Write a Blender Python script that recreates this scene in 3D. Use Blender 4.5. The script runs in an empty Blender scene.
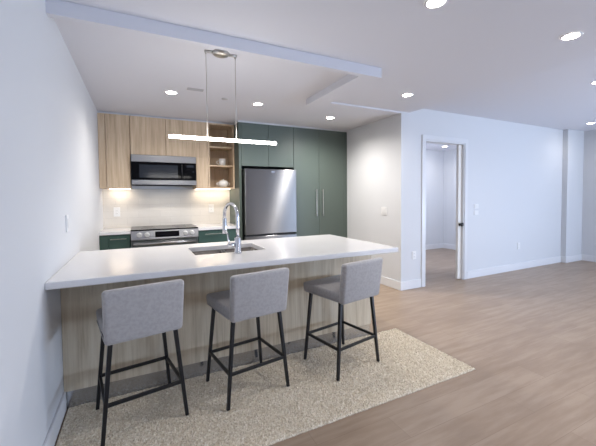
import bpy, bmesh, math, random
import numpy as np
from mathutils import Vector, Matrix

random.seed(7)
rng = np.random.default_rng(7)
sc = bpy.context.scene
col = sc.collection
PI = math.pi

# ------------------------------------------------------------------ camera
FPX, YAW, PITCH, ROLL, V0, CAM_H = 325.4, .456, -.037, .009, -14.37, 1.366
s_, c_ = math.sin(YAW), math.cos(YAW)
Fh, Rh, Zh = Vector((s_, c_, 0)), Vector((c_, -s_, 0)), Vector((0, 0, 1))
fwd = Fh*math.cos(PITCH) + Zh*math.sin(PITCH)
upv = -Fh*math.sin(PITCH) + Zh*math.cos(PITCH)
R2 = Rh*math.cos(ROLL) - upv*math.sin(ROLL)
U2 = Rh*math.sin(ROLL) + upv*math.cos(ROLL)
cam_data = bpy.data.cameras.new('camera')
cam = bpy.data.objects.new('camera', cam_data)
col.objects.link(cam)
cam.matrix_world = Matrix((
    (R2.x, U2.x, -fwd.x, 0), (R2.y, U2.y, -fwd.y, 0), (R2.z, U2.z, -fwd.z, CAM_H), (0, 0, 0, 1)))
cam_data.sensor_fit = 'HORIZONTAL'
cam_data.sensor_width = 36
cam_data.lens = 36*FPX/596
cam_data.shift_y = V0/596
cam_data.clip_start = .02
sc.camera = cam

# ------------------------------------------------------------------ world, daylight, exposure
sc.view_settings.view_transform = 'Standard'
sc.view_settings.look = 'None'
sc.view_settings.gamma = 1
sc.view_settings.use_curve_mapping = False
sc.view_settings.exposure = 1.03
world = bpy.data.worlds.new('world'); sc.world = world
world.use_nodes = True
bg = world.node_tree.nodes['Background']
bg.inputs['Color'].default_value = (.60, .70, 1.0, 1)
bg.inputs['Strength'].default_value = .25

def area(name, loc, aim, sx, sy, energy, color, spread=180, shape='RECTANGLE'):
    l = bpy.data.lights.new(name, 'AREA'); l.shape = shape
    l.size = sx; l.size_y = sy; l.energy = energy; l.color = color; l.spread = math.radians(spread)
    o = bpy.data.objects.new(name, l); col.objects.link(o)
    o.location = loc
    o.rotation_euler = (Vector(aim)).to_track_quat('-Z', 'Y').to_euler()
    return o
# daylight through the glazed rear of the living room, then added fill lamps
area('window_daylight', (6.85, -3.52, 1.32), (-.12, 1, -.02), 2.2, 2.1, 26, (.60, .76, 1.0))
area('window_daylight_side', (8.12, -1.8, 1.32), (-1, .12, -.02), 2.9, 2.1, 10, (.64, .78, 1.0))
area('ceiling_fill', (6.85, -3.45, .75), (-.25, .8, .55), 2.2, .9, 34, (.60, .75, 1.0))  # added fill lamp, aimed up to brighten the living-room ceiling
area('ceiling_fill_side', (8.05, -1.8, .75), (-.8, .2, .55), 2.9, .9, 120, (.62, .76, 1.0))  # second added fill, lifting the ceiling from the side
area('bedroom_fill', (5.2, 3.80, 1.5), (.25, 1, -.05), 1.6, 1.4, 24, (.72, .80, 1.0))  # added fill lamp inside the bedroom; no window is built there

# ------------------------------------------------------------------ materials
def mat(name, color=(.8,.8,.8), rough=.5, metal=0.0, spec=None, emit=None, estr=0, coat=0):
    m = bpy.data.materials.new(name); m.use_nodes = True
    b = m.node_tree.nodes['Principled BSDF']
    b.inputs['Base Color'].default_value = (*color, 1)
    b.inputs['Roughness'].default_value = rough
    b.inputs['Metallic'].default_value = metal
    if spec is not None: b.inputs['Specular IOR Level'].default_value = spec
    if emit: 
        b.inputs['Emission Color'].default_value = (*emit, 1); b.inputs['Emission Strength'].default_value = estr
    if coat: b.inputs['Coat Weight'].default_value = coat
    return m
def nodes(m):
    nt = m.node_tree
    return nt, nt.nodes, nt.links, nt.nodes['Principled BSDF']
def coords(m, scale=(1,1,1), kind='Object'):
    nt, N, L, b = nodes(m)
    tc = N.new('ShaderNodeTexCoord'); mp = N.new('ShaderNodeMapping')
    mp.inputs['Scale'].default_value = scale
    L.new(tc.outputs[kind], mp.inputs['Vector'])
    return mp.outputs['Vector']
def noise(m, vec, scale, detail=3, rough=.5):
    nt, N, L, b = nodes(m)
    n = N.new('ShaderNodeTexNoise')
    n.inputs['Scale'].default_value = scale; n.inputs['Detail'].default_value = detail
    n.inputs['Roughness'].default_value = rough
    L.new(vec, n.inputs['Vector']); return n
def ramp(m, fac, stops):
    nt, N, L, b = nodes(m)
    r = N.new('ShaderNodeValToRGB'); e = r.color_ramp.elements
    while len(e) < len(stops): e.new(.5)
    for q, (p, cc) in zip(e, stops): q.position = p; q.color = (*cc, 1)
    L.new(fac, r.inputs['Fac']); return r.outputs['Color']
def bump(m, h, strength, dist=.01):
    nt, N, L, b = nodes(m)
    bp = N.new('ShaderNodeBump'); bp.inputs['Strength'].default_value = strength
    bp.inputs['Distance'].default_value = dist
    L.new(h, bp.inputs['Height']); L.new(bp.outputs['Normal'], b.inputs['Normal'])

M = {}
def painted(name, c, rough=.6, bs=.05):
    m = mat(name, c, rough, spec=.3)
    n = noise(m, coords(m), 160, 2); bump(m, n.outputs['Fac'], bs, .002); return m
M['wall'] = painted('wall_paint', (.67, .68, .70))
M['ceil'] = painted('ceiling_paint', (.71, .715, .765), .8)
M['trim'] = mat('trim_paint', (.76, .765, .785), .35)
M['casing'] = mat('casing_paint', (.70, .71, .73), .35)
M['plate'] = mat('white_plastic', (.80, .80, .80), .35)

m = mat('plank_floor', (.4,.3,.25), .36, spec=.45); nt, N, L, b = nodes(m)
v = coords(m)
br = N.new('ShaderNodeTexBrick'); L.new(v, br.inputs['Vector'])
br.offset = .37; br.inputs['Scale'].default_value = 1
br.inputs['Brick Width'].default_value = 1.35; br.inputs['Row Height'].default_value = .19
br.inputs['Mortar Size'].default_value = .0012; br.inputs['Mortar Smooth'].default_value = .3
br.inputs['Color1'].default_value = (0, 0, 0, 1); br.inputs['Color2'].default_value = (1, 1, 1, 1)
br.inputs['Mortar'].default_value = (.2, .2, .2, 1)
v2 = coords(m, (1.1, 9, 1)); n1 = noise(m, v2, 2.2, 5, .6)
v3 = coords(m, (.8, 2.2, 1)); n2 = noise(m, v3, 1.6, 2, .5)
mx = N.new('ShaderNodeMath'); mx.operation = 'MULTIPLY_ADD'
L.new(br.outputs['Color'], mx.inputs[0]); mx.inputs[1].default_value = .17; L.new(n1.outputs['Fac'], mx.inputs[2])
mx2 = N.new('ShaderNodeMath'); mx2.operation = 'MULTIPLY_ADD'
L.new(n2.outputs['Fac'], mx2.inputs[0]); mx2.inputs[1].default_value = .5; L.new(mx.outputs[0], mx2.inputs[2])
cc = ramp(m, mx2.outputs[0], [(.40, (.255, .179, .120)), (.8, (.332, .241, .171)), (1.1, (.388, .291, .212))])
mm = N.new('ShaderNodeMix'); mm.data_type = 'RGBA'
L.new(br.outputs['Fac'], mm.inputs['Factor']); L.new(cc, mm.inputs['A']); mm.inputs['B'].default_value = (.24, .168, .116, 1)
L.new(mm.outputs['Result'], b.inputs['Base Color'])
bump(m, n1.outputs['Fac'], .08, .003)
M['floor'] = m

def wood(name, dark, mid, light, rough=.5):
    m = mat(name, mid, rough, spec=.3); nt, N, L, b = nodes(m)
    v = coords(m, (9, 9, .55)); n1 = noise(m, v, 3.2, 6, .62)
    v2 = coords(m, (60, 60, 1.2)); n2 = noise(m, v2, 2, 2, .5)
    a = N.new('ShaderNodeMath'); a.operation = 'MULTIPLY_ADD'
    L.new(n2.outputs['Fac'], a.inputs[0]); a.inputs[1].default_value = .35; L.new(n1.outputs['Fac'], a.inputs[2])
    L.new(ramp(m, a.outputs[0], [(.42, dark), (.66, mid), (.9, light)]), b.inputs['Base Color'])
    bump(m, n2.outputs['Fac'], .05, .002); return m
M['wood'] = wood('light_oak_veneer', (.43, .315, .205), (.58, .44, .30), (.68, .545, .39))
M['panelwood'] = wood('cool_lit_oak_veneer', (.46, .375, .265), (.61, .52, .39), (.71, .63, .50))  # same oak as the wall cabinets, with cool light put into its colour
M['green'] = mat('green_lacquer', (.095, .124, .109), .42)
M['greendark'] = mat('green_drawer_lacquer', (.042, .085, .072), .38)
m = mat('white_quartz', (.74, .73, .735), .14, spec=.5); nt, N, L, b = nodes(m)
n = noise(m, coords(m), 260, 2); L.new(ramp(m, n.outputs['Fac'], [(.3, (.68,.67,.675)), (.5, (.74,.73,.735))]), b.inputs['Base Color'])
M['quartz'] = m
def steel(name, c, rough, aniso=.0, rot=0.0):
    m = mat(name, c, rough, 1.0); nt, N, L, b = nodes(m)
    if aniso:
        t = N.new('ShaderNodeCombineXYZ'); t.inputs['Z'].default_value = 1      # brushed across: highlights run up and down
        L.new(t.outputs[0], b.inputs['Tangent'])
        b.inputs['Anisotropic'].default_value = aniso; b.inputs['Anisotropic Rotation'].default_value = rot
    v = coords(m, (2, 2, 400)); n = noise(m, v, 1.5, 2); bump(m, n.outputs['Fac'], .02, .001)
    return m
M['steel'] = steel('brushed_stainless', (.24, .24, .245), .30, 1.0)
M['steelpale'] = steel('pale_stainless', (.40, .40, .41), .28)
M['knob'] = mat('satin_knob', (.72, .72, .72), .35, .6)
M['sinksteel'] = mat('sink_stainless', (.27, .25, .225), .22, 1)
M['chrome'] = mat('polished_chrome', (.62, .62, .64), .12, 1)
M['nickel'] = mat('brushed_nickel', (.52, .50, .47), .30, 1)
M['kick'] = mat('toe_kick_steel', (.60, .61, .64), .16, .9)
M['blackglass'] = mat('black_glass', (.004, .004, .005), .06, spec=.09)
M['ovenglass'] = mat('smoked_glass', (.022, .026, .034), .12, spec=.3)
M['black'] = mat('black_powder_coat', (.006, .007, .009), .38)
M['darkgap'] = mat('dark_plastic', (.012, .012, .013), .6)
M['ceramic'] = mat('white_glazed_ceramic', (.82, .81, .79), .15)
M['grout'] = mat('shelf_back_grey', (.13, .12, .115), .6)
M['vent'] = mat('vent_white', (.50, .49, .50), .7)
M['led'] = mat('led_tube_diffuser', (1, 1, 1), .5, emit=(1, .96, .90), estr=13.0)
M['lens'] = mat('downlight_lens', (1, 1, 1), .5, emit=(1, .93, .82), estr=25.0)
M['strip'] = mat('led_strip', (1, 1, 1), .5, emit=(1, .84, .64), estr=4.0)

m = mat('grey_upholstery', (.27, .265, .28), .9, spec=.15); nt, N, L, b = nodes(m)
v = coords(m); n1 = noise(m, v, 420, 2); n2 = noise(m, v, 55, 3)
a = N.new('ShaderNodeMath'); a.operation = 'MULTIPLY_ADD'
L.new(n1.outputs['Fac'], a.inputs[0]); a.inputs[1].default_value = 1.0; L.new(n2.outputs['Fac'], a.inputs[2])
L.new(ramp(m, a.outputs[0], [(.3, (.33, .315, .31)), (1.0, (.38, .36, .355)), (1.7, (.42, .40, .395))]), b.inputs['Base Color'])
b.inputs['Sheen Weight'].default_value = .3
bump(m, n1.outputs['Fac'], .25, .003); M['fabric'] = m

m = mat('wool_rug', (.6,.55,.5), .95, spec=.1); nt, N, L, b = nodes(m)
v = coords(m)
vo = N.new('ShaderNodeTexVoronoi'); vo.inputs['Scale'].default_value = 135; L.new(v, vo.inputs['Vector'])
n2 = noise(m, v, 2.3, 3)
sp = N.new('ShaderNodeSeparateColor'); L.new(vo.outputs['Color'], sp.inputs['Color'])
a = N.new('ShaderNodeMath'); a.operation = 'MULTIPLY_ADD'
L.new(n2.outputs['Fac'], a.inputs[0]); a.inputs[1].default_value = .35; L.new(sp.outputs[0], a.inputs[2])
L.new(ramp(m, a.outputs[0], [(.0, (.42, .34, .24)), (.30, (.62, .53, .40)), (.75, (.70, .61, .475)), (1.1, (.81, .735, .61))]), b.inputs['Base Color'])
M['rug'] = m

m = mat('glazed_tile', (.66, .62, .57), .12, spec=.55); nt, N, L, b = nodes(m)
v = coords(m)
sx = N.new('ShaderNodeSeparateXYZ'); L.new(v, sx.inputs[0]); cx = N.new('ShaderNodeCombineXYZ')
L.new(sx.outputs['X'], cx.inputs['X']); L.new(sx.outputs['Z'], cx.inputs['Y'])
br = N.new('ShaderNodeTexBrick'); L.new(cx.outputs[0], br.inputs['Vector']); br.offset = .5
br.inputs['Scale'].default_value = 1; br.inputs['Brick Width'].default_value = .30; br.inputs['Row Height'].default_value = .0975
br.inputs['Mortar Size'].default_value = .0018
br.inputs['Color1'].default_value = (.70, .665, .615, 1); br.inputs['Color2'].default_value = (.73, .695, .645, 1)
br.inputs['Mortar'].default_value = (.62, .59, .545, 1)
L.new(br.outputs['Color'], b.inputs['Base Color'])
n = noise(m, v, 9, 2); a = N.new('ShaderNodeMath'); a.operation = 'MULTIPLY_ADD'
L.new(br.outputs['Fac'], a.inputs[0]); a.inputs[1].default_value = -.5; L.new(n.outputs['Fac'], a.inputs[2])
bump(m, a.outputs[0], .35, .006); M['tile'] = m

# ------------------------------------------------------------------ mesh helpers
OFF = {}
class MB:
    def __init__(self): self.bm = bmesh.new()
    def _merge(self, tmp):
        me = bpy.data.meshes.new('tmp'); tmp.to_mesh(me); tmp.free()
        self.bm.from_mesh(me); bpy.data.meshes.remove(me)
    def box(self, x0, x1, y0, y1, z0, z1, bev=0, seg=2):
        t = bmesh.new()
        bmesh.ops.create_cube(t, size=1, matrix=Matrix.Translation(((x0+x1)/2, (y0+y1)/2, (z0+z1)/2)) @ Matrix.Diagonal((abs(x1-x0), abs(y1-y0), abs(z1-z0), 1)))
        if bev: bmesh.ops.bevel(t, geom=t.edges[:], offset=bev, segments=seg, profile=.5, affect='EDGES')
        self._merge(t); return self
    def hexa(self, lo, hi, bev=0, seg=2):           # eight corners: four low, four high, both counter-clockwise
        t = bmesh.new(); v = [t.verts.new(p) for p in list(lo)+list(hi)]
        for f in ((3,2,1,0), (4,5,6,7), (0,1,5,4), (1,2,6,5), (2,3,7,6), (3,0,4,7)): t.faces.new([v[i] for i in f])
        if bev: bmesh.ops.bevel(t, geom=t.edges[:], offset=bev, segments=seg, profile=.5, affect='EDGES')
        self._merge(t); return self
    def tube(self, pts, r, seg=14, closed=False):
        t = bmesh.new(); pts = [Vector(p) for p in pts]; n = len(pts)
        rr = r if isinstance(r, (list, tuple)) else [r]*n
        rings = []; prev = None
        for i, p in enumerate(pts):
            if closed: d = pts[(i+1) % n] - pts[i-1]
            else: d = pts[min(i+1, n-1)] - pts[max(i-1, 0)]
            d.normalize()
            if prev is None:
                a = Vector((0, 0, 1)) if abs(d.z) < .9 else Vector((1, 0, 0))
                prev = d.cross(a).normalized()
            u = (prev - d*prev.dot(d)).normalized(); prev = u; w = d.cross(u)
            rings.append([t.verts.new(p + (u*math.cos(2*PI*k/seg) + w*math.sin(2*PI*k/seg))*rr[i]) for k in range(seg)])
        m = n if closed else n-1
        for i in range(m):
            A, B = rings[i], rings[(i+1) % n]
            for k in range(seg): t.faces.new((A[k], A[(k+1) % seg], B[(k+1) % seg], B[k]))
        if not closed:
            t.faces.new(rings[0][::-1]); t.faces.new(rings[-1])
        bmesh.ops.recalc_face_normals(t, faces=t.faces[:])
        for f in t.faces: f.smooth = len(f.verts) == 4
        self._merge(t); return self
    def lathe(self, prof, cx, cy, seg=32, sx=1, sy=1):
        t = bmesh.new(); rings = []
        for r, z in prof:
            if r < 1e-6: rings.append([t.verts.new((cx, cy, z))])
            else: rings.append([t.verts.new((cx+r*sx*math.cos(2*PI*k/seg), cy+r*sy*math.sin(2*PI*k/seg), z)) for k in range(seg)])
        for A, B in zip(rings, rings[1:]):
            for k in range(seg):
                k2 = (k+1) % seg
                if len(A) == 1 and len(B) == 1: continue
                if len(A) == 1: t.faces.new((A[0], B[k], B[k2]))
                elif len(B) == 1: t.faces.new((A[k], A[k2], B[0]))
                else: t.faces.new((A[k], A[k2], B[k2], B[k]))
        bmesh.ops.recalc_face_normals(t, faces=t.faces[:])
        for f in t.faces: f.smooth = True
        self._merge(t); return self
    def build(self, name, m, parent=None, origin=None, smooth=False):
        o_ = Vector(origin) if origin is not None else Vector(OFF.get(parent.name, (0,0,0))) if parent else Vector((0,0,0))
        me = bpy.data.meshes.new(name)
        bmesh.ops.translate(self.bm, verts=self.bm.verts[:], vec=-o_)
        if smooth:
            for f in self.bm.faces: f.smooth = True
        self.bm.to_mesh(me); self.bm.free(); me.materials.append(m)
        o = bpy.data.objects.new(name, me); col.objects.link(o)
        if parent: o.parent = parent
        else: o.location = o_
        OFF[o.name] = tuple(o_)
        return o
def box(*a, **k): return MB().box(*a, **k)
def root(name, loc, label, cat, group=None, rz=0):
    o = bpy.data.objects.new(name, None); col.objects.link(o); o.location = loc; o.rotation_euler = (0, 0, rz)
    o.empty_display_size = .1; OFF[o.name] = tuple(loc); tag(o, label, cat, group); return o
def tag(o, label, cat, group=None):
    o['label'] = label; o['category'] = cat
    if group: o['group'] = group
    return o
def struct(name, mb, m, parent=None):
    o = mb.build(name, m, parent)
    if not parent: o['kind'] = 'structure'
    return o
def copy_tree(o, parent=None):
    c = o.copy(); col.objects.link(c)
    if parent: c.parent = parent
    for ch in list(o.children): copy_tree(ch, c)
    return c

# ------------------------------------------------------------------ room shell
XL, XK, XR = -.462, 3.365, 8.20           # side wall, kitchen side wall, far wall
YD, YB, YR = 3.52, 5.45, -3.60          # wall with the door, kitchen back wall, rear of the room
ZL, ZK, ZLOW, ZH = 2.552, 2.532, 2.462, 2.64
YRIM, ZRIM = 2.41, 2.462
struct('floor', box(XL-.12, XR+.12, YR, 6.1, -.1, 0), M['floor'])
struct('wall_left', box(XL-.12, XL, YR, YB+.12, 0, 2.9), M['wall'])
struct('wall_back', box(XL, XK, YB, YB+.12, 0, 2.9), M['wall'])
struct('wall_kitchen_side', box(XK, XK+.12, YD+.12, 6.02, 0, 2.9), M['wall'])
DX0, DX1, DZ = 3.83, 4.70, 2.19
struct('wall_door_side', MB().box(XK, DX0, YD, YD+.12, 0, 2.9).box(DX1, XR, YD, YD+.12, 0, 2.9).box(DX0, DX1, YD, YD+.12, DZ, 2.9)
       .box(7.60, XR, YD-.09, YD, 0, ZH), M['wall'])
struct('wall_right', MB().box(XR, XR+.12, -.3, YD+.12, 0, 2.9).box(XR, XR+.12, YR, -.3, 0, .25).box(XR, XR+.12, YR, -.3, 2.4, 2.9).box(XR, XR+.12, YR, -3.3, .25, 2.4), M['wall'])
struct('wall_bedroom_back', box(XK+.12, 7.2, 5.90, 6.02, 0, 2.9), M['wall'])
struct('wall_bedroom_side', box(7.08, 7.2, YD+.12, 5.90, 0, 2.9), M['wall'])
struct('wall_rear', MB().box(XL, 5.7, YR-.12, YR, 0, 2.9).box(5.7, XR, YR-.12, YR, 0, .25).box(5.7, XR, YR-.12, YR, 2.4, 2.9).box(7.98, XR, YR-.12, YR, .25, 2.4), M['wall'])
XS = 3.52                                # where the higher living-room ceiling begins
struct('ceiling', MB().box(XL, XS, YR, YRIM, ZL, 2.95).box(2.06, XS, YRIM, YD, ZL, 2.95).box(XS, XR, YR, YD, ZH, 2.95), M['ceil'])
struct('ceiling_kitchen', MB().box(XL, 2.06, YRIM, YRIM+.05, ZRIM, 2.95).box(XL, 1.84, YRIM+.05, YB, ZK, 2.95)
       .box(1.84, 2.06, YRIM+.05, 3.50, ZLOW, 2.95).box(1.84, 2.06, 3.50, YB, ZK, 2.95).box(2.06, XK, YD, YB, ZK, 2.95), M['ceil'])
struct('ceiling_bedroom', box(XK+.12, 7.08, YD+.12, 5.90, 2.5, 2.95), M['ceil'])

BH, BT = .125, .014
def bb(name, *segs):
    mb = MB()
    for (x0, x1, y0, y1) in segs: mb.box(x0, x1, y0, y1, .0, BH, .003, 1)
    return struct(name, mb, M['trim'])
bb('baseboard_left', (XL, XL+BT, YR, 2.51))
bb('baseboard_door_side', (XK-BT, DX0-.075, YD-BT, YD), (DX1+.075, 7.60-BT, YD-BT, YD), (7.60-BT, 7.60, YD-.09-BT, YD-BT), (7.60, XR, YD-.09-BT, YD-.09))
bb('baseboard_kitchen_side', (XK-BT, XK, YD, 4.84))
bb('baseboard_right', (XR-BT, XR, YR, YD-.09-BT))
bb('baseboard_bedroom', (XK+.12, 7.08-BT, 5.90-BT, 5.90), (7.08-BT, 7.08, YD+.12, 5.90))
# door opening: casing, jamb and the edge of the sliding door with its dark pull
struct('trim_1', MB().box(DX0-.07, DX0, YD-.016, YD, 0, DZ, .003, 1).box(DX1, DX1+.07, YD-.016, YD, 0, DZ, .003, 1).box(DX0-.07, DX1+.07, YD-.016, YD, DZ, DZ+.07, .003, 1), M['casing'])
struct('trim_2', MB().box(DX0, DX0+.018, YD-.004, YD+.13, 0, DZ-.018).box(DX1-.018, DX1, YD-.004, YD+.13, 0, DZ-.018).box(DX0, DX1, YD-.004, YD+.13, DZ-.018, DZ), M['casing'])
d = struct('door_1', box(DX1-.100, DX1-.0185, YD+.03, YD+.07, .01, DZ-.022, .003, 1), mat('door_paint', (.78, .75, .70), .4))
MB().lathe([(0, 0), (.026, 0), (.028, .006), (.016, .010), (.014, .03), (.030, .034), (.033, .045), (.028, .055), (0, .058)], 0, 0, 20).build('door_knob', M['black'], d)
kb = d.children[0]; kb.rotation_euler = (PI/2, 0, 0); kb.location = (DX1-.062, YD+.03, .895)

# ------------------------------------------------------------------ kitchen back run
# tiled splashback
struct('wall_backsplash', box(XL, 1.384, YB-.010, YB, .931, 1.50), M['tile'])
YS = YB-.010
ZT = 2.502                                # top of every cabinet
struct('trim_3', MB().box(XL, 1.385, 5.12, YB, ZT+.001, ZK).box(1.385, XK, 4.87, YB, ZT+.001, ZK), M['wall'])

YF = 4.87   # base cabinet fronts
def bar_handle(x0, x1, z, y, parent, name='handle'):
    mb = MB().box(x0, x1, y-.028, y-.018, z-.005, z+.005, .002, 1)
    mb.box(x0+.012, x0+.022, y-.020, y, z-.004, z+.004).box(x1-.022, x1-.012, y-.020, y, z-.004, z+.004)
    return mb.build(name, M['nickel'], parent)
def base_cabinet(x0, x1, f0, f1, h0, h1, label):
    t = root('base_cabinet', ((x0+x1)/2, 5.15, 0), label, 'cabinet', 'green base cabinets beside the range')
    box(x0, x1, YF, YS-.002, .10, .888).build('body', M['greendark'], t)
    box(x0+.002, x1-.002, YF+.05, YF+.07, 0, .10).build('toe_kick', M['darkgap'], t)
    if f0 > x0+.01: box(x0, f0-.003, YF-.019, YF, .10, .883, .001, 1).build('filler_panel', M['greendark'], t)
    d = box(f0, f1, YF-.019, YF, .62, .883, .001, 1).build('drawer', M['greendark'], t)
    bar_handle(h0, h1, .830, YF-.019, d)
    d = box(f0, f1, YF-.019, YF, .365, .616, .001, 1).build('drawer', M['greendark'], t)
    bar_handle(h0, h1, .56, YF-.019, d)
    d = box(f0, f1, YF-.019, YF, .105, .361, .001, 1).build('drawer', M['greendark'], t)
    bar_handle(h0, h1, .30, YF-.019, d)
base_cabinet(XL+.002, -.105, -.36, -.108, -.34, -.15, 'green drawer base cabinet in the corner between the side wall and the range')
base_cabinet(.770, 1.382, .775, 1.378, .86, 1.10, 'green drawer base cabinet between the range and the refrigerator panel')
tag(box(XL+.001, -.102, YF-.035, YS-.001, .890, .930, .002, 1).build('worktop', M['quartz'], None, (-.27, 5.1, .890)),
    'short white worktop between the side wall and the range', 'worktop', 'white worktops beside the range')
tag(box(.767, 1.383, YF-.035, YS-.001, .890, .930, .002, 1).build('worktop', M['quartz'], None, (1.07, 5.1, .890)),
    'white worktop between the range and the green refrigerator panel', 'worktop', 'white worktops beside the range')

# slide-in range
RX0, RX1 = -.098, .763
t = root('range', ((RX0+RX1)/2, 5.1, 0), 'stainless steel slide-in range with black glass cooktop and front knobs', 'range')
box(RX0, RX1, YF-.015, YS-.002, .06, .925).build('body', M['steelpale'], t)
o = box(RX0-.002, RX1+.002, YF-.045, YS-.002, .9255, .941, .003, 1).build('cooktop', M['blackglass'], t)
for (bx, by, br_) in ((.12, 5.02, .10), (.55, 5.02, .08), (.12, 5.28, .075), (.55, 5.28, .10)):
    MB().tube([(bx+br_*math.cos(a*PI/20), by+br_*math.sin(a*PI/20), .9412) for a in range(40)], .0016, 6, True).build('burner_ring', mat('burner_mark', (.10,.10,.11), .3), o)
cp = MB().hexa([(RX0, YF-.075, .808), (RX1, YF-.075, .808), (RX1, YF-.016, .808), (RX0, YF-.016, .808)],
               [(RX0, YF-.048, .9245), (RX1, YF-.048, .9245), (RX1, YF-.016, .9245), (RX0, YF-.016, .9245)], .003, 1).build('control_panel', M['steelpale'], t)
def yk(z): return YF-.075 + (z-.808)/.115*.027
MB().hexa([(.195, yk(.832)-.0025, .832), (.505, yk(.832)-.0025, .832), (.505, yk(.832)+.004, .832), (.195, yk(.832)+.004, .832)],
          [(.195, yk(.907)-.0025, .907), (.505, yk(.907)-.0025, .907), (.505, yk(.907)+.004, .907), (.195, yk(.907)+.004, .907)]).build('display', M['blackglass'], cp)
for kx in (.000, .095, .585, .675):
    kz = .870; ky = yk(kz)
    MB().tube([(kx, ky+.002, kz), (kx, ky-.008, kz), (kx, ky-.0085, kz), (kx, ky-.038, kz), (kx, ky-.040, kz)], [.034, .034, .029, .026, .022], 20).build('knob', M['knob'], cp)
d = box(RX0+.003, RX1-.003, YF-.055, YF-.016, .22, .793, .004, 1).build('oven_door', M['steelpale'], t)
box(RX0+.09, RX1-.09, YF-.058, YF-.054, .33, .64).build('oven_window', M['ovenglass'], d)
mb = MB().tube([(RX0+.03, YF-.105, .752), (RX1-.03, YF-.105, .752)], .015)
for hx in (RX0+.07, RX1-.07): mb.tube([(hx, YF-.105, .752), (hx, YF-.054, .752)], .009)
mb.build('oven_handle', M['steelpale'], d)
box(RX0+.003, RX1-.003, YF-.050, YF-.016, .075, .212, .004, 1).build('storage_drawer', M['steelpale'], t)

# wall cabinets
YU, ZU = 5.10, 1.502
t = root('wall_cabinet', (-.25, 5.27, ZU), 'tall light oak wall cabinet in the corner beside the microwave', 'cabinet', 'light oak wall cabinets')
box(XL+.002, -.083, YU, YS-.002, ZU, ZT).build('body', M['wood'], t)
box(XL+.002, -.379, YU-.019, YU, ZU, ZT, .001, 1).build('filler_panel', M['wood'], t)
box(-.371, -.087, YU-.019, YU, ZU, ZT, .001, 1).build('door', M['wood'], t)
t = root('wall_cabinet', (.44, 5.27, 1.975), 'wide two-door light oak wall cabinet above the microwave', 'cabinet', 'light oak wall cabinets')
MB().box(-.080, .970, YU, YS-.002, 1.972, ZT).box(.790, .970, YU, YS-.002, ZU, 1.972).build('body', M['wood'], t)
box(-.079, .373, YU-.019, YU, 1.972, ZT, .001, 1).build('door', M['wood'], t)
box(.380, .969, YU-.019, YU, 1.970, ZT, .001, 1).build('door', M['wood'], t)
box(.792, .969, YU-.019, YU, ZU, 1.9697).build('filler_panel', M['wood'], t)
SX0, SX1 = .974, 1.380
t = root('open_shelf_unit', (1.18, 5.27, ZU), 'open light oak shelf unit with three niches beside the green panel', 'shelf')
MB().box(SX0, SX0+.022, YU-.019, YS-.002, ZU, ZT).box(SX1-.022, SX1, YU-.019, YS-.002, ZU, ZT)\
    .box(SX0+.022, SX1-.022, YU-.019, YS-.002, ZT-.022, ZT).box(SX0+.022, SX1-.022, YU-.019, YS-.002, ZU, ZU+.022).build('carcass', M['wood'], t)
box(SX0+.022, SX1-.022, YS-.014, YS-.002, ZU+.022, ZT-.022).build('back_panel', M['wood'], t)
for z in (1.842, 2.130): box(SX0+.0225, SX1-.0225, YU-.017, YS-.0145, z, z+.022, .001, 1).build('shelf', M['wood'], t)

def mug_parts(t, x, y, z, s=1):
    MB().lathe([(0, z), (.034*s, z), (.044*s, z+.004), (.046*s, z+.05), (.047*s, z+.098*s), (.043*s, z+.098*s), (.041*s, z+.02), (0, z+.012)], x, y, 28).build('body', M['ceramic'], t)
    MB().tube([(x-.045*s-.034*s*math.sin(a*PI/8), y, z+.052+.028*math.cos(a*PI/8)) for a in range(9)], .0062, 10).build('handle', M['ceramic'], t)
t = root('mug', (1.215, 5.20, 1.865), 'white ceramic mug on the middle shelf of the oak niche', 'mug'); mug_parts(t, 1.215, 5.20, 1.865, 1.12)
t = root('sugar_bowl', (1.225, 5.20, 1.525), 'white ceramic two-handled bowl with domed lid in the lowest oak niche', 'bowl')
z = 1.525
MB().lathe([(0, z), (.045, z), (.06, z+.010), (.078, z+.04), (.080, z+.065), (.074, z+.078), (.070, z+.078), (.072, z+.05), (0, z+.02)], 1.225, 5.20, 32).build('body', M['ceramic'], t)
l = MB().lathe([(.073, z+.079), (.066, z+.092), (.045, z+.106), (.020, z+.113), (0, z+.114)], 1.225, 5.20, 32).build('lid', M['ceramic'], t)
MB().lathe([(0, z+.112), (.007, z+.113), (.013, z+.124), (.008, z+.132), (0, z+.133)], 1.225, 5.20, 16).build('knob', M['ceramic'], l)
for sg in (-1, 1):
    MB().tube([(1.225+sg*(.074+.030*math.sin(a*PI/8)), 5.20, z+.052+.020*math.cos(a*PI/8)) for a in range(9)], .006, 10).build('handle', M['ceramic'], t)

# microwave
MX0, MX1, MY, MZ0, MZ1 = -.077, .787, 5.035, 1.545, 1.968
t = root('microwave', (.35, 5.24, MZ0), 'stainless over-the-range microwave with black glass door under the oak cabinets', 'microwave')
box(MX0, MX1, MY+.03, YS-.003, MZ0, MZ1, .004, 1).build('body', M['black'], t)
box(MX0, MX1, MY, MY+.030, MZ1-.098, MZ1, .003, 1).build('top_band', M['steelpale'], t)
box(MX0, MX1, MY, MY+.030, MZ0+.006, MZ0+.074, .003, 1).build('bottom_band', M['steelpale'], t)
d = box(MX0, MX1-.175, MY, MY+.030, MZ0+.0745, MZ1-.0985, .003, 1).build('door', M['blackglass'], t)
box(MX0+.10, MX1-.26, MY-.001, MY+.002, MZ0+.105, MZ1-.135).build('door_window', M['ovenglass'], d)
mb = MB().tube([(MX1-.205, MY-.03, MZ0+.10), (MX1-.205, MY-.03, MZ1-.12)], .008)
for hz in (MZ0+.12, MZ1-.14): mb.tube([(MX1-.205, MY-.03, hz), (MX1-.205, MY+.002, hz)], .006)
mb.build('door_handle', M['black'], d)
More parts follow.
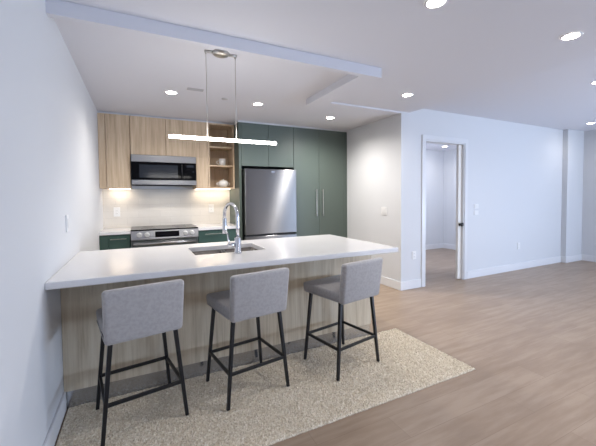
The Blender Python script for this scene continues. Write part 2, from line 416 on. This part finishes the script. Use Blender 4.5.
c = box(MX1-.174, MX1, MY, MY+.030, MZ0+.0745, MZ1-.0985, .003, 1).build('control_panel', M['blackglass'], t)
box(MX1-.135, MX1-.04, MY-.001, MY+.002, MZ1-.160, MZ1-.125).build('display', M['ovenglass'], c)
MB().tube([(MX1-.045, MY+.002, MZ0+.20), (MX1-.045, MY-.004, MZ0+.20)], .010, 16).build('button', M['ovenglass'], c)
box(MX0+.05, MX1-.05, MY+.05, MY+.16, MZ0-.006, MZ0-.0005).build('vent_grille', M['darkgap'], t)

# tall green joinery and refrigerator
YG = 4.87
t = root('refrigerator_cabinet', (1.87, 5.16, 0), 'green cabinet with end panel and two doors over the refrigerator', 'cabinet')
box(1.387, 1.425, YG-.019, YB-.002, 0, ZT, .001, 1).build('end_panel', M['green'], t)
box(1.4255, 2.308, YG, YB-.002, 1.850, ZT).build('body', M['green'], t)
box(1.428, 1.866, YG-.019, YG, 1.845, ZT, .001, 1).build('door', M['green'], t)
box(1.870, 2.306, YG-.019, YG, 1.845, ZT, .001, 1).build('door', M['green'], t)
t = root('pantry_cabinet', (2.85, 5.16, 0), 'tall green double-door pantry cabinet with long vertical bar handles', 'cabinet')
box(2.310, XK-.002, YG, YB-.002, .10, ZT).build('body', M['green'], t)
box(2.312, XK-.002, YG+.05, YG+.07, 0, .10).build('toe_kick', M['darkgap'], t)
for (a, b_, hx) in ((2.312, 2.783, 2.722), (2.787, 3.290, 2.848)):
    d = box(a, b_, YG-.019, YG, .105, ZT, .001, 1).build('door', M['green'], t)
    mb = MB().box(hx-.006, hx+.006, YG-.055, YG-.043, 1.03, 1.49, .002, 1)
    for hz in (1.06, 1.46): mb.box(hx-.005, hx+.005, YG-.045, YG-.018, hz-.006, hz+.006)
    mb.build('handle', M['nickel'], d)
box(3.294, XK-.002, YG-.016, YG, .105, ZT, .001, 1).build('filler_panel', M['green'], t)

FX0, FX1, FY = 1.440, 2.300, 4.735
t = root('refrigerator', (1.87, 5.08, 0), 'stainless steel bottom-freezer refrigerator between the green cabinets', 'refrigerator')
box(FX0+.004, FX1-.004, FY+.07, 5.40, .02, 1.79, .004, 1).build('body', M['darkgap'], t)
d = box(FX0, FX1, FY, FY+.068, .792, 1.795, .008, 3).build('door', M['steel'], t)
box(1.865, 1.925, FY-.0015, FY+.001, 1.76, 1.747).build('badge', M['chrome'], d)
d = box(FX0, FX1, FY, FY+.068, .06, .762, .008, 3).build('freezer_drawer', M['steel'], t)
box(FX0+.01, FX1-.01, FY+.02, FY+.068, .7625, .7915).build('handle_recess', M['darkgap'], t)
for fx in (FX0+.06, FX1-.06):
    MB().tube([(fx, FY+.12, 0), (fx, FY+.12, .022)], .02).build('foot', M['darkgap'], t)

# outlets, switches
def plate(name, x, y, z, label, cat, group=None, w=.075, h=.118, n=1, kind='outlet', face='-Y'):
    t = root(name, (x, y, z), label, cat, group)
    box(x-w/2, x+w/2, y-.009, y, z-h/2, z+h/2, .002, 2).build('cover_plate', M['plate'], t)
    for i in range(n):
        ox = x + (i-(n-1)/2)*.046
        if kind == 'outlet':
            for dz in (-.022, .022):
                r = box(ox-.016, ox+.016, y-.011, y-.009, z+dz-.014, z+dz+.014, .001, 1).build('socket', M['plate'], t)
                MB().box(ox-.008, ox-.006, y-.0115, y-.0108, z+dz-.005, z+dz+.006).box(ox+.006, ox+.008, y-.0115, y-.0108, z+dz-.005, z+dz+.006).build('slots', M['darkgap'], r)
        else:
            box(ox-.017, ox+.017, y-.013, y-.009, z-.034, z+.034, .002, 1).build('rocker', M['plate'], t)
    if face == '-X': t.rotation_euler = (0, 0, -PI/2)
    if face == '+X': t.rotation_euler = (0, 0, PI/2)
    return t
plate('wall_outlet', -.285, YS, 1.165, 'white outlet on the tile splashback near the corner base cabinet', 'outlet', 'outlets on the tile splashback', .085, .135)
plate('wall_outlet', 1.075, YS, 1.185, 'white outlet on the tile splashback under the open oak niches', 'outlet', 'outlets on the tile splashback', .085, .135)
plate('light_switch', XK, 3.87, 1.135, 'white double rocker switch on the kitchen side wall beside the pantry', 'switch', None, .12, .12, 2, 'switch', '-X')
plate('light_switch', XL, 2.80, 1.19, 'white single switch on the side wall above the peninsula worktop', 'switch', None, .075, .12, 1, 'switch', '+X')
plate('wall_outlet', 3.615, YD, .49, 'white low outlet between the kitchen corner and the doorway', 'outlet', None, .075, .118)
t = plate('light_switch', 4.995, YD, 1.18, 'upper of the two white switch plates beside the doorway casing', 'switch', 'switch plates beside the doorway', .105, .075, 2, 'switch')
for ch in t.children:
    if ch.name.startswith('rocker'): ch.scale = (1, 1, .62)
plate('wall_control', 4.995, YD, 1.075, 'lower of the two white wall controls beside the doorway casing', 'wall control', 'switch plates beside the doorway', .105, .07, 0, 'switch')
plate('wall_outlet', 6.18, YD, .435, 'white outlet low on the long blank wall of the living room', 'outlet')

# under-cabinet light strips
for (a, b_, lab) in ((-.36, -.10, 'slim warm light strip under the corner oak cabinet'), (.82, 1.36, 'slim warm light strip under the open oak niches')):
    o = tag(box(a, b_, 5.30, 5.325, ZU-.0085, ZU-.0005, .001, 1).build('light_strip', M['strip'], None, ((a+b_)/2, 5.31, ZU-.008)), lab, 'light strip', 'light strips under the oak cabinets')
    l = area('strip_glow', ((a+b_)/2, 5.3125, ZU-.012), (0, .25, -1), b_-a, .02, 0.5*(b_-a)/.4, (1, .86, .68), 170); 
l = area('cooktop_glow', (.35, 5.15, MZ0-.012), (0, 0, -1), .3, .04, .5, (1, .88, .72), 150)

# ------------------------------------------------------------------ peninsula
PX1, PYF, PYB = 2.02, 2.515, 3.25
t = root('peninsula_cabinet', (.78, 2.85, 0), 'peninsula base faced in light oak tinted for cool daylight, with a steel toe kick', 'cabinet')
box(XL+.002, PX1, PYF, PYF+.02, .115, .874).build('front_panel', M['panelwood'], t)
box(PX1-.02, PX1, PYF+.0205, PYB, .115, .874).build('end_panel', M['panelwood'], t)
MB().box(XL+.002, PX1-.021, PYF+.021, PYB-.02, .115, .135).box(XL+.002, PX1-.021, PYB-.0195, PYB, .115, .874).build('carcass', M['greendark'], t)
MB().box(XL+.016, PX1-.01, PYF+.006, PYF+.016, 0, .1145).box(PX1-.02, PX1-.01, PYF+.0165, PYB-.06, 0, .1145).build('toe_kick', M['kick'], t)

# worktop with the sink cut-out, one mesh
WX0, WX1, WY0, WY1 = XL+.001, 2.028, 2.15, 3.29
HX0, HX1, HY0, HY1 = .390, .985, 2.625, 3.05
def slab_with_hole():
    bm = bmesh.new(); xs = [WX0, HX0, HX1, WX1]; ys = [WY0, HY0, HY1, WY1]
    g = {}
    for k, z in enumerate((.8755, .915)):
        for i, x in enumerate(xs):
            for j, y in enumerate(ys): g[i, j, k] = bm.verts.new((x, y, z))
    for i in range(3):
        for j in range(3):
            if (i, j) == (1, 1): continue
            bm.faces.new((g[i,j,1], g[i+1,j,1], g[i+1,j+1,1], g[i,j+1,1]))
            bm.faces.new((g[i,j,0], g[i,j+1,0], g[i+1,j+1,0], g[i+1,j,0]))
    def wall(a, b): bm.faces.new((g[a[0],a[1],0], g[b[0],b[1],0], g[b[0],b[1],1], g[a[0],a[1],1]))
    per = [(0,0),(1,0),(2,0),(3,0),(3,1),(3,2),(3,3),(2,3),(1,3),(0,3),(0,2),(0,1)]
    for a, b in zip(per, per[1:]+per[:1]): wall(a, b)
    hole = [(1,1),(1,2),(2,2),(2,1)]
    for a, b in zip(hole, hole[1:]+hole[:1]): wall(a, b)
    bmesh.ops.recalc_face_normals(bm, faces=bm.faces[:])
    es = [e for e in bm.edges if len(e.link_faces) == 2 and e.calc_face_angle() > .5]
    bmesh.ops.bevel(bm, geom=es, offset=.003, segments=2, profile=.5, affect='EDGES')
    mb = MB(); mb.bm.free(); mb.bm = bm; return mb
tag(slab_with_hole().build('peninsula_worktop', M['quartz'], None, (.78, 2.7, .8755)), 'long white quartz peninsula worktop with a sink cut-out', 'worktop')

# double-bowl sink hung under the cut-out
def basin(x0, x1, y0, y1, z0, z1, r=.04):
    bm = bmesh.new()
    def ring(ins, z, rr):
        pts = []
        for (cx_, cy_, a0) in ((x1-ins-rr, y1-ins-rr, 0), (x0+ins+rr, y1-ins-rr, PI/2), (x0+ins+rr, y0+ins+rr, PI), (x1-ins-rr, y0+ins+rr, 1.5*PI)):
            for k in range(6): pts.append(bm.verts.new((cx_+rr*math.cos(a0+k*PI/10), cy_+rr*math.sin(a0+k*PI/10), z)))
        return pts
    R_ = [ring(-.012, z1, r+.012), ring(0, z1, r), ring(.004, z0+.03, r), ring(.03, z0, r), ring(.028, z0-.002, r), ring(.002, z0+.028, r), ring(-.012, z1-.0015, r+.012)]
    n = len(R_[0])
    for A, B in zip(R_, R_[1:]):
        for k in range(n): bm.faces.new((A[k], A[(k+1) % n], B[(k+1) % n], B[k]))
    bm.faces.new(R_[3]); bm.faces.new(R_[4])
    bmesh.ops.recalc_face_normals(bm, faces=bm.faces[:])
    for f in bm.faces: f.smooth = True
    mb = MB(); mb.bm.free(); mb.bm = bm; return mb
t = root('sink', (.69, 2.845, .70), 'stainless undermount double-bowl sink let into the white peninsula worktop', 'sink')
for (a, b_) in ((HX0+.004, .675), (.705, HX1-.004)):
    o = basin(a, b_, HY0+.004, HY1-.004, .70, .874).build('bowl', M['sinksteel'], t)
    MB().lathe([(0, .7025), (.030, .7025), (.034, .7045), (.040, .7045), (.041, .702)], (a+b_)/2, 2.86, 24).build('drain', M['chrome'], o)
# faucet with spring neck
fx, fy = .712, 2.56
t = root('faucet', (fx, fy, .915), 'tall chrome gooseneck faucet with pull-down spout beside the peninsula sink', 'faucet')
MB().lathe([(0, .915), (.034, .915), (.036, .920), (.030, .926), (.026, .932), (.026, 1.035), (.023, 1.042), (0, 1.042)], fx, fy, 28).build('base', M['chrome'], t)
arc = [(fx, fy, 1.04), (fx, fy, 1.12), (fx, fy, 1.20)]
ra = .098; dirx, diry = -.30, .954
for k in range(0, 15):
    a = PI*k/14; q = ra*(1-math.cos(a))
    arc.append((fx+dirx*q, fy+diry*q, 1.215+ra*math.sin(a)))
arc += [(fx+dirx*2*ra, fy+diry*2*ra, 1.19)]
MB().tube(arc, .0135, 16).build('neck', M['chrome'], t)
hx, hy = fx+dirx*2*ra, fy+diry*2*ra
h = MB().tube([(hx, hy, 1.195), (hx, hy, 1.185), (hx, hy, 1.10), (hx, hy, 1.06), (hx, hy, 1.055)], [.015, .018, .019, .021, .018], 18).build('spray_head', M['chrome'], t)
MB().tube([(hx, hy, 1.056), (hx, hy, 1.052)], .014, 16).build('nozzle', M['darkgap'], h)
MB().tube([(fx-.020, fy, .985), (fx-.075, fy, .985), (fx-.081, fy, .985)], [.017, .017, .013], 16).build('handle_hub', M['chrome'], t)
MB().tube([(fx-.066, fy, .985), (fx-.074, fy+.01, 1.03), (fx-.080, fy+.015, 1.085)], [.008, .007, .006], 12).build('lever', M['chrome'], t)

# ------------------------------------------------------------------ rug: dense chunky pile
def rug_mesh(x0, x1, y0, y1):
    nx, ny = 440, 140
    xs = np.linspace(x0, x1, nx); ys = np.linspace(y0, y1, ny)
    X, Y = np.meshgrid(xs, ys, indexing='ij')
    X = X + rng.uniform(-.002, .002, X.shape); Y = Y + rng.uniform(-.002, .002, Y.shape)
    Zv = .012 + rng.uniform(-.005, .005, X.shape)
    e = np.zeros_like(X, bool); e[0] = e[-1] = True; e[:, 0] = e[:, -1] = True
    Zv[e] = .006
    v = np.stack([X, Y, Zv], -1).reshape(-1, 3)
    idx = np.arange(nx*ny).reshape(nx, ny)
    f = np.stack([idx[:-1, :-1], idx[1:, :-1], idx[1:, 1:], idx[:-1, 1:]], -1).reshape(-1, 4).tolist()
    verts = v.tolist(); nb = len(verts)
    border = list(idx[:, 0]) + list(idx[-1, 1:]) + list(idx[-2::-1, -1]) + list(idx[0, -2:0:-1])
    for i in border: verts.append([verts[i][0], verts[i][1], 0.0005])
    m_ = len(border)
    for k in range(m_): f.append([border[k], nb+k, nb+(k+1) % m_, border[(k+1) % m_]])
    f.append([nb+k for k in range(m_)])
    cx_, cy_ = (x0+x1)/2, (y0+y1)/2
    verts = [(a-cx_, b_-cy_, c) for a, b_, c in verts]
    me = bpy.data.meshes.new('rug'); me.from_pydata(verts, [], f); me.materials.append(M['rug'])
    for p in me.polygons: p.use_smooth = False
    o = bpy.data.objects.new('rug', me); col.objects.link(o); o.location = (cx_, cy_, 0); return o
tag(rug_mesh(XL+.022, 2.335, 1.635, PYF+.001), 'chunky cream wool rug under the three counter stools', 'rug')

# ------------------------------------------------------------------ counter stools (built facing +Y, then set out)
def make_stool():
    t = root('counter_stool', (0, 0, 0), '', 'stool', 'grey counter stools at the peninsula')
    def soft(name, lo, hi, bev, parent):
        mb = MB().hexa(lo, hi, bev, 4); o = mb.build(name, M['fabric'], parent, (0,0,0), smooth=True); return o
    st = soft('seat', [(-.195, -.20, .555), (.195, -.20, .555), (.208, .238, .555), (-.208, .238, .555)],
              [(-.20, -.20, .632), (.20, -.20, .632), (.215, .245, .640), (-.215, .245, .640)], .022, t)
    for sx in (-1, 1): MB().tube([(sx*.203, -.17, .570), (sx*.209, .215, .570)], .003, 8).build('piping', M['fabric'], st, (0,0,0))
    bk = soft('backrest', [(-.205, -.225, .556), (.205, -.225, .556), (.205, -.165, .556), (-.205, -.165, .556)],
              [(-.212, -.262, .862), (.212, -.262, .862), (.212, -.205, .862), (-.212, -.205, .862)], .022, t)
    legs = {}
    for sx in (-1, 1):
        for sy in (-1, 1):
            top = Vector((sx*.172, .178 if sy > 0 else -.165, .560)); bot = Vector((sx*(.222 if sy > 0 else .226), .205 if sy > 0 else -.190, .0))
            r0, r1 = .0122, .010
            lo = [(bot.x-r1, bot.y-r1, 0), (bot.x+r1, bot.y-r1, 0), (bot.x+r1, bot.y+r1, 0), (bot.x-r1, bot.y+r1, 0)]
            hi = [(top.x-r0, top.y-r0, .56), (top.x+r0, top.y-r0, .56), (top.x+r0, top.y+r0, .56), (top.x-r0, top.y+r0, .56)]
            MB().hexa(lo, hi, .003, 2).build('leg', M['black'], t, (0,0,0))
            legs[sx, sy] = (top, bot)
    def at(k, z):
        a, b_ = legs[k]; q = z/.56; return b_ + (a-b_)*q
    for (k0, k1) in (((-1, -1), (1, -1)), ((-1, 1), (1, 1)), ((-1, -1), (-1, 1)), ((1, -1), (1, 1))):
        p, q = at(k0, .215), at(k1, .215); d = (q-p).normalized(); n_ = Vector((-d.y, d.x, 0))*.008
        lo = [p-n_-Vector((0,0,.010)), q-n_-Vector((0,0,.010)), q+n_-Vector((0,0,.010)), p+n_-Vector((0,0,.010))]
        hi = [w+Vector((0,0,.020)) for w in lo]
        MB().hexa(lo, hi, .002, 1).build('stretcher', M['black'], t, (0,0,0))
    return t
s0 = make_stool()
spots = [(-.014, 2.230, .165, 'grey upholstered counter stool nearest the side wall, back to the viewer'),
         (.674, 2.228, .15, 'middle one of the three grey counter stools, before the sink'),
         (1.466, 2.200, .19, 'grey upholstered counter stool at the open end of the peninsula')]
for i, (x, y, a, lab) in enumerate(spots):
    o = s0 if i == 0 else copy_tree(s0)
    o.location = (x, y, .0187); o.rotation_euler = (0, 0, a); o['label'] = lab

# ------------------------------------------------------------------ pendant
px, py = .600, 2.555
t = root('pendant_light', (px, py, ZK), 'linear LED pendant hung on two wires over the peninsula', 'lamp')
ZC = 2.475
MB().lathe([(0, ZC-.024), (.030, ZC-.023), (.052, ZC-.017), (.066, ZC-.005), (.068, ZC+.003), (.060, ZC+.014), (.045, ZC+.018), (.045, ZK-.0005), (0, ZK-.0005)], px, py, 36, 1.0, .85).build('canopy', M['nickel'], t)
for sg in (-1, 1):
    a = MB().tube([(px+sg*.055, py, ZC), (px+sg*.124, py, ZC)], .0115, 16).build('canopy_arm', M['nickel'], t)
    MB().lathe([(0, ZC-.022), (.006, ZC-.022), (.008, ZC-.016), (.008, ZC-.008), (0, ZC-.008)], px+sg*.113, py, 14).build('wire_grip', M['nickel'], a)
    MB().tube([(px+sg*.113, py, ZC-.018), (px+sg*.113, py, 1.826)], .0024, 8).build('wire', M['nickel'], t)
MB().tube([(.211, py, 1.814), (1.050, py, 1.814)], .0125, 18).build('light_tube', M['led'], t)
MB().tube([(.204, py, 1.814), (.2115, py, 1.814)], .0128, 18).build('end_cap', M['nickel'], t)
MB().tube([(1.0495, py, 1.814), (1.057, py, 1.814)], .0128, 18).build('end_cap', M['nickel'], t)

# ------------------------------------------------------------------ recessed downlights
WARM, NEUT = (1, .95, .89), (1, .97, .95)
def downlight(x, y, z, e, colr, label, group):
    t = root('downlight', (x, y, z), label, 'downlight', group)
    MB().lathe([(.053, z-.0005), (.054, z-.006), (.063, z-.006), (.069, z-.0005)], x, y, 36).build('trim_ring', M['trim'], t)
    MB().lathe([(0, z-.003), (.0535, z-.003), (.0535, z-.0006), (0, z-.0006)], x, y, 36).build('lens', M['lens'], t)
    l = bpy.data.lights.new('downlight_lamp', 'SPOT'); l.energy = e; l.color = colr
    l.spot_size = math.radians(160); l.spot_blend = 1.0; l.shadow_soft_size = .045
    o = bpy.data.objects.new('downlight_lamp', l); col.objects.link(o); o.parent = t; o.location = (0, 0, -.03)
G1, G2 = 'downlights in the kitchen ceiling', 'downlights in the living room ceiling'
for (x, y, lab) in ((.357, 3.89, 'round downlight above the microwave end of the kitchen'), (1.378, 3.925, 'round kitchen downlight between the pendant and the refrigerator'),
                    (2.585, 4.16, 'round downlight before the tall green pantry')):
    downlight(x, y, ZK, 34 if x < 1 else (50 if x < 2 else 54), WARM, lab, G1)
for (x, y, z, lab) in ((2.875, 2.91, ZL, 'round downlight before the kitchen corner wall and doorway'),
                       (1.67, 1.456, ZL, 'round downlight near the camera at the top edge of the picture'),
                       (2.944, 1.325, ZL, 'bright round downlight alone over the open living room floor'),
                       (7.35, 2.98, ZH, 'small round downlight near the far living room corner'),
                       (4.74, 1.86, ZH, 'round downlight cut by the right-hand edge of the picture')):
    downlight(x, y, z, 4 if x > 6 else 15, NEUT, lab, G2)
for (x, y, z, lab) in ((1.575, -1.3, ZL, 'added unseen downlight in the living room ceiling behind the viewpoint, by the side wall'),
                       (2.79, -1.3, ZL, 'added unseen downlight in the living room ceiling behind the viewpoint, over open floor'),
                       (4.4, -1.3, ZH, 'added unseen downlight in the higher living room ceiling behind the viewpoint'),
                       (6.68, -.6, ZH, 'added unseen downlight in the higher living room ceiling near the side window')):
    downlight(x, y, z, 15, NEUT, lab, G2)  # extra unseen downlights, added to light the foreground
downlight(6.42, 5.32, 2.5, 7, NEUT, 'round downlight in the bedroom seen through the doorway', None)

# flush ceiling fittings
t = root('ceiling_vent', (.583, 3.68, ZK), 'small flush rectangular vent in the kitchen ceiling', 'vent')
box(.498, .668, 3.64, 3.72, ZK-.004, ZK-.0005, .001, 1).build('frame', M['vent'], t)
for k in range(5): box(.508, .658, 3.650+k*.013, 3.656+k*.013, ZK-.0065, ZK-.004).build('slat', M['vent'], t)
t = tag(MB().lathe([(0, ZK-.006), (.034, ZK-.006), (.038, ZK-.003), (.038, ZK-.0005), (0, ZK-.0005)], .95, 3.88, 28).build('sprinkler_cover', M['vent'], None, (.95, 3.88, ZK)),
        'small round sprinkler cover in the kitchen ceiling', 'sprinkler')
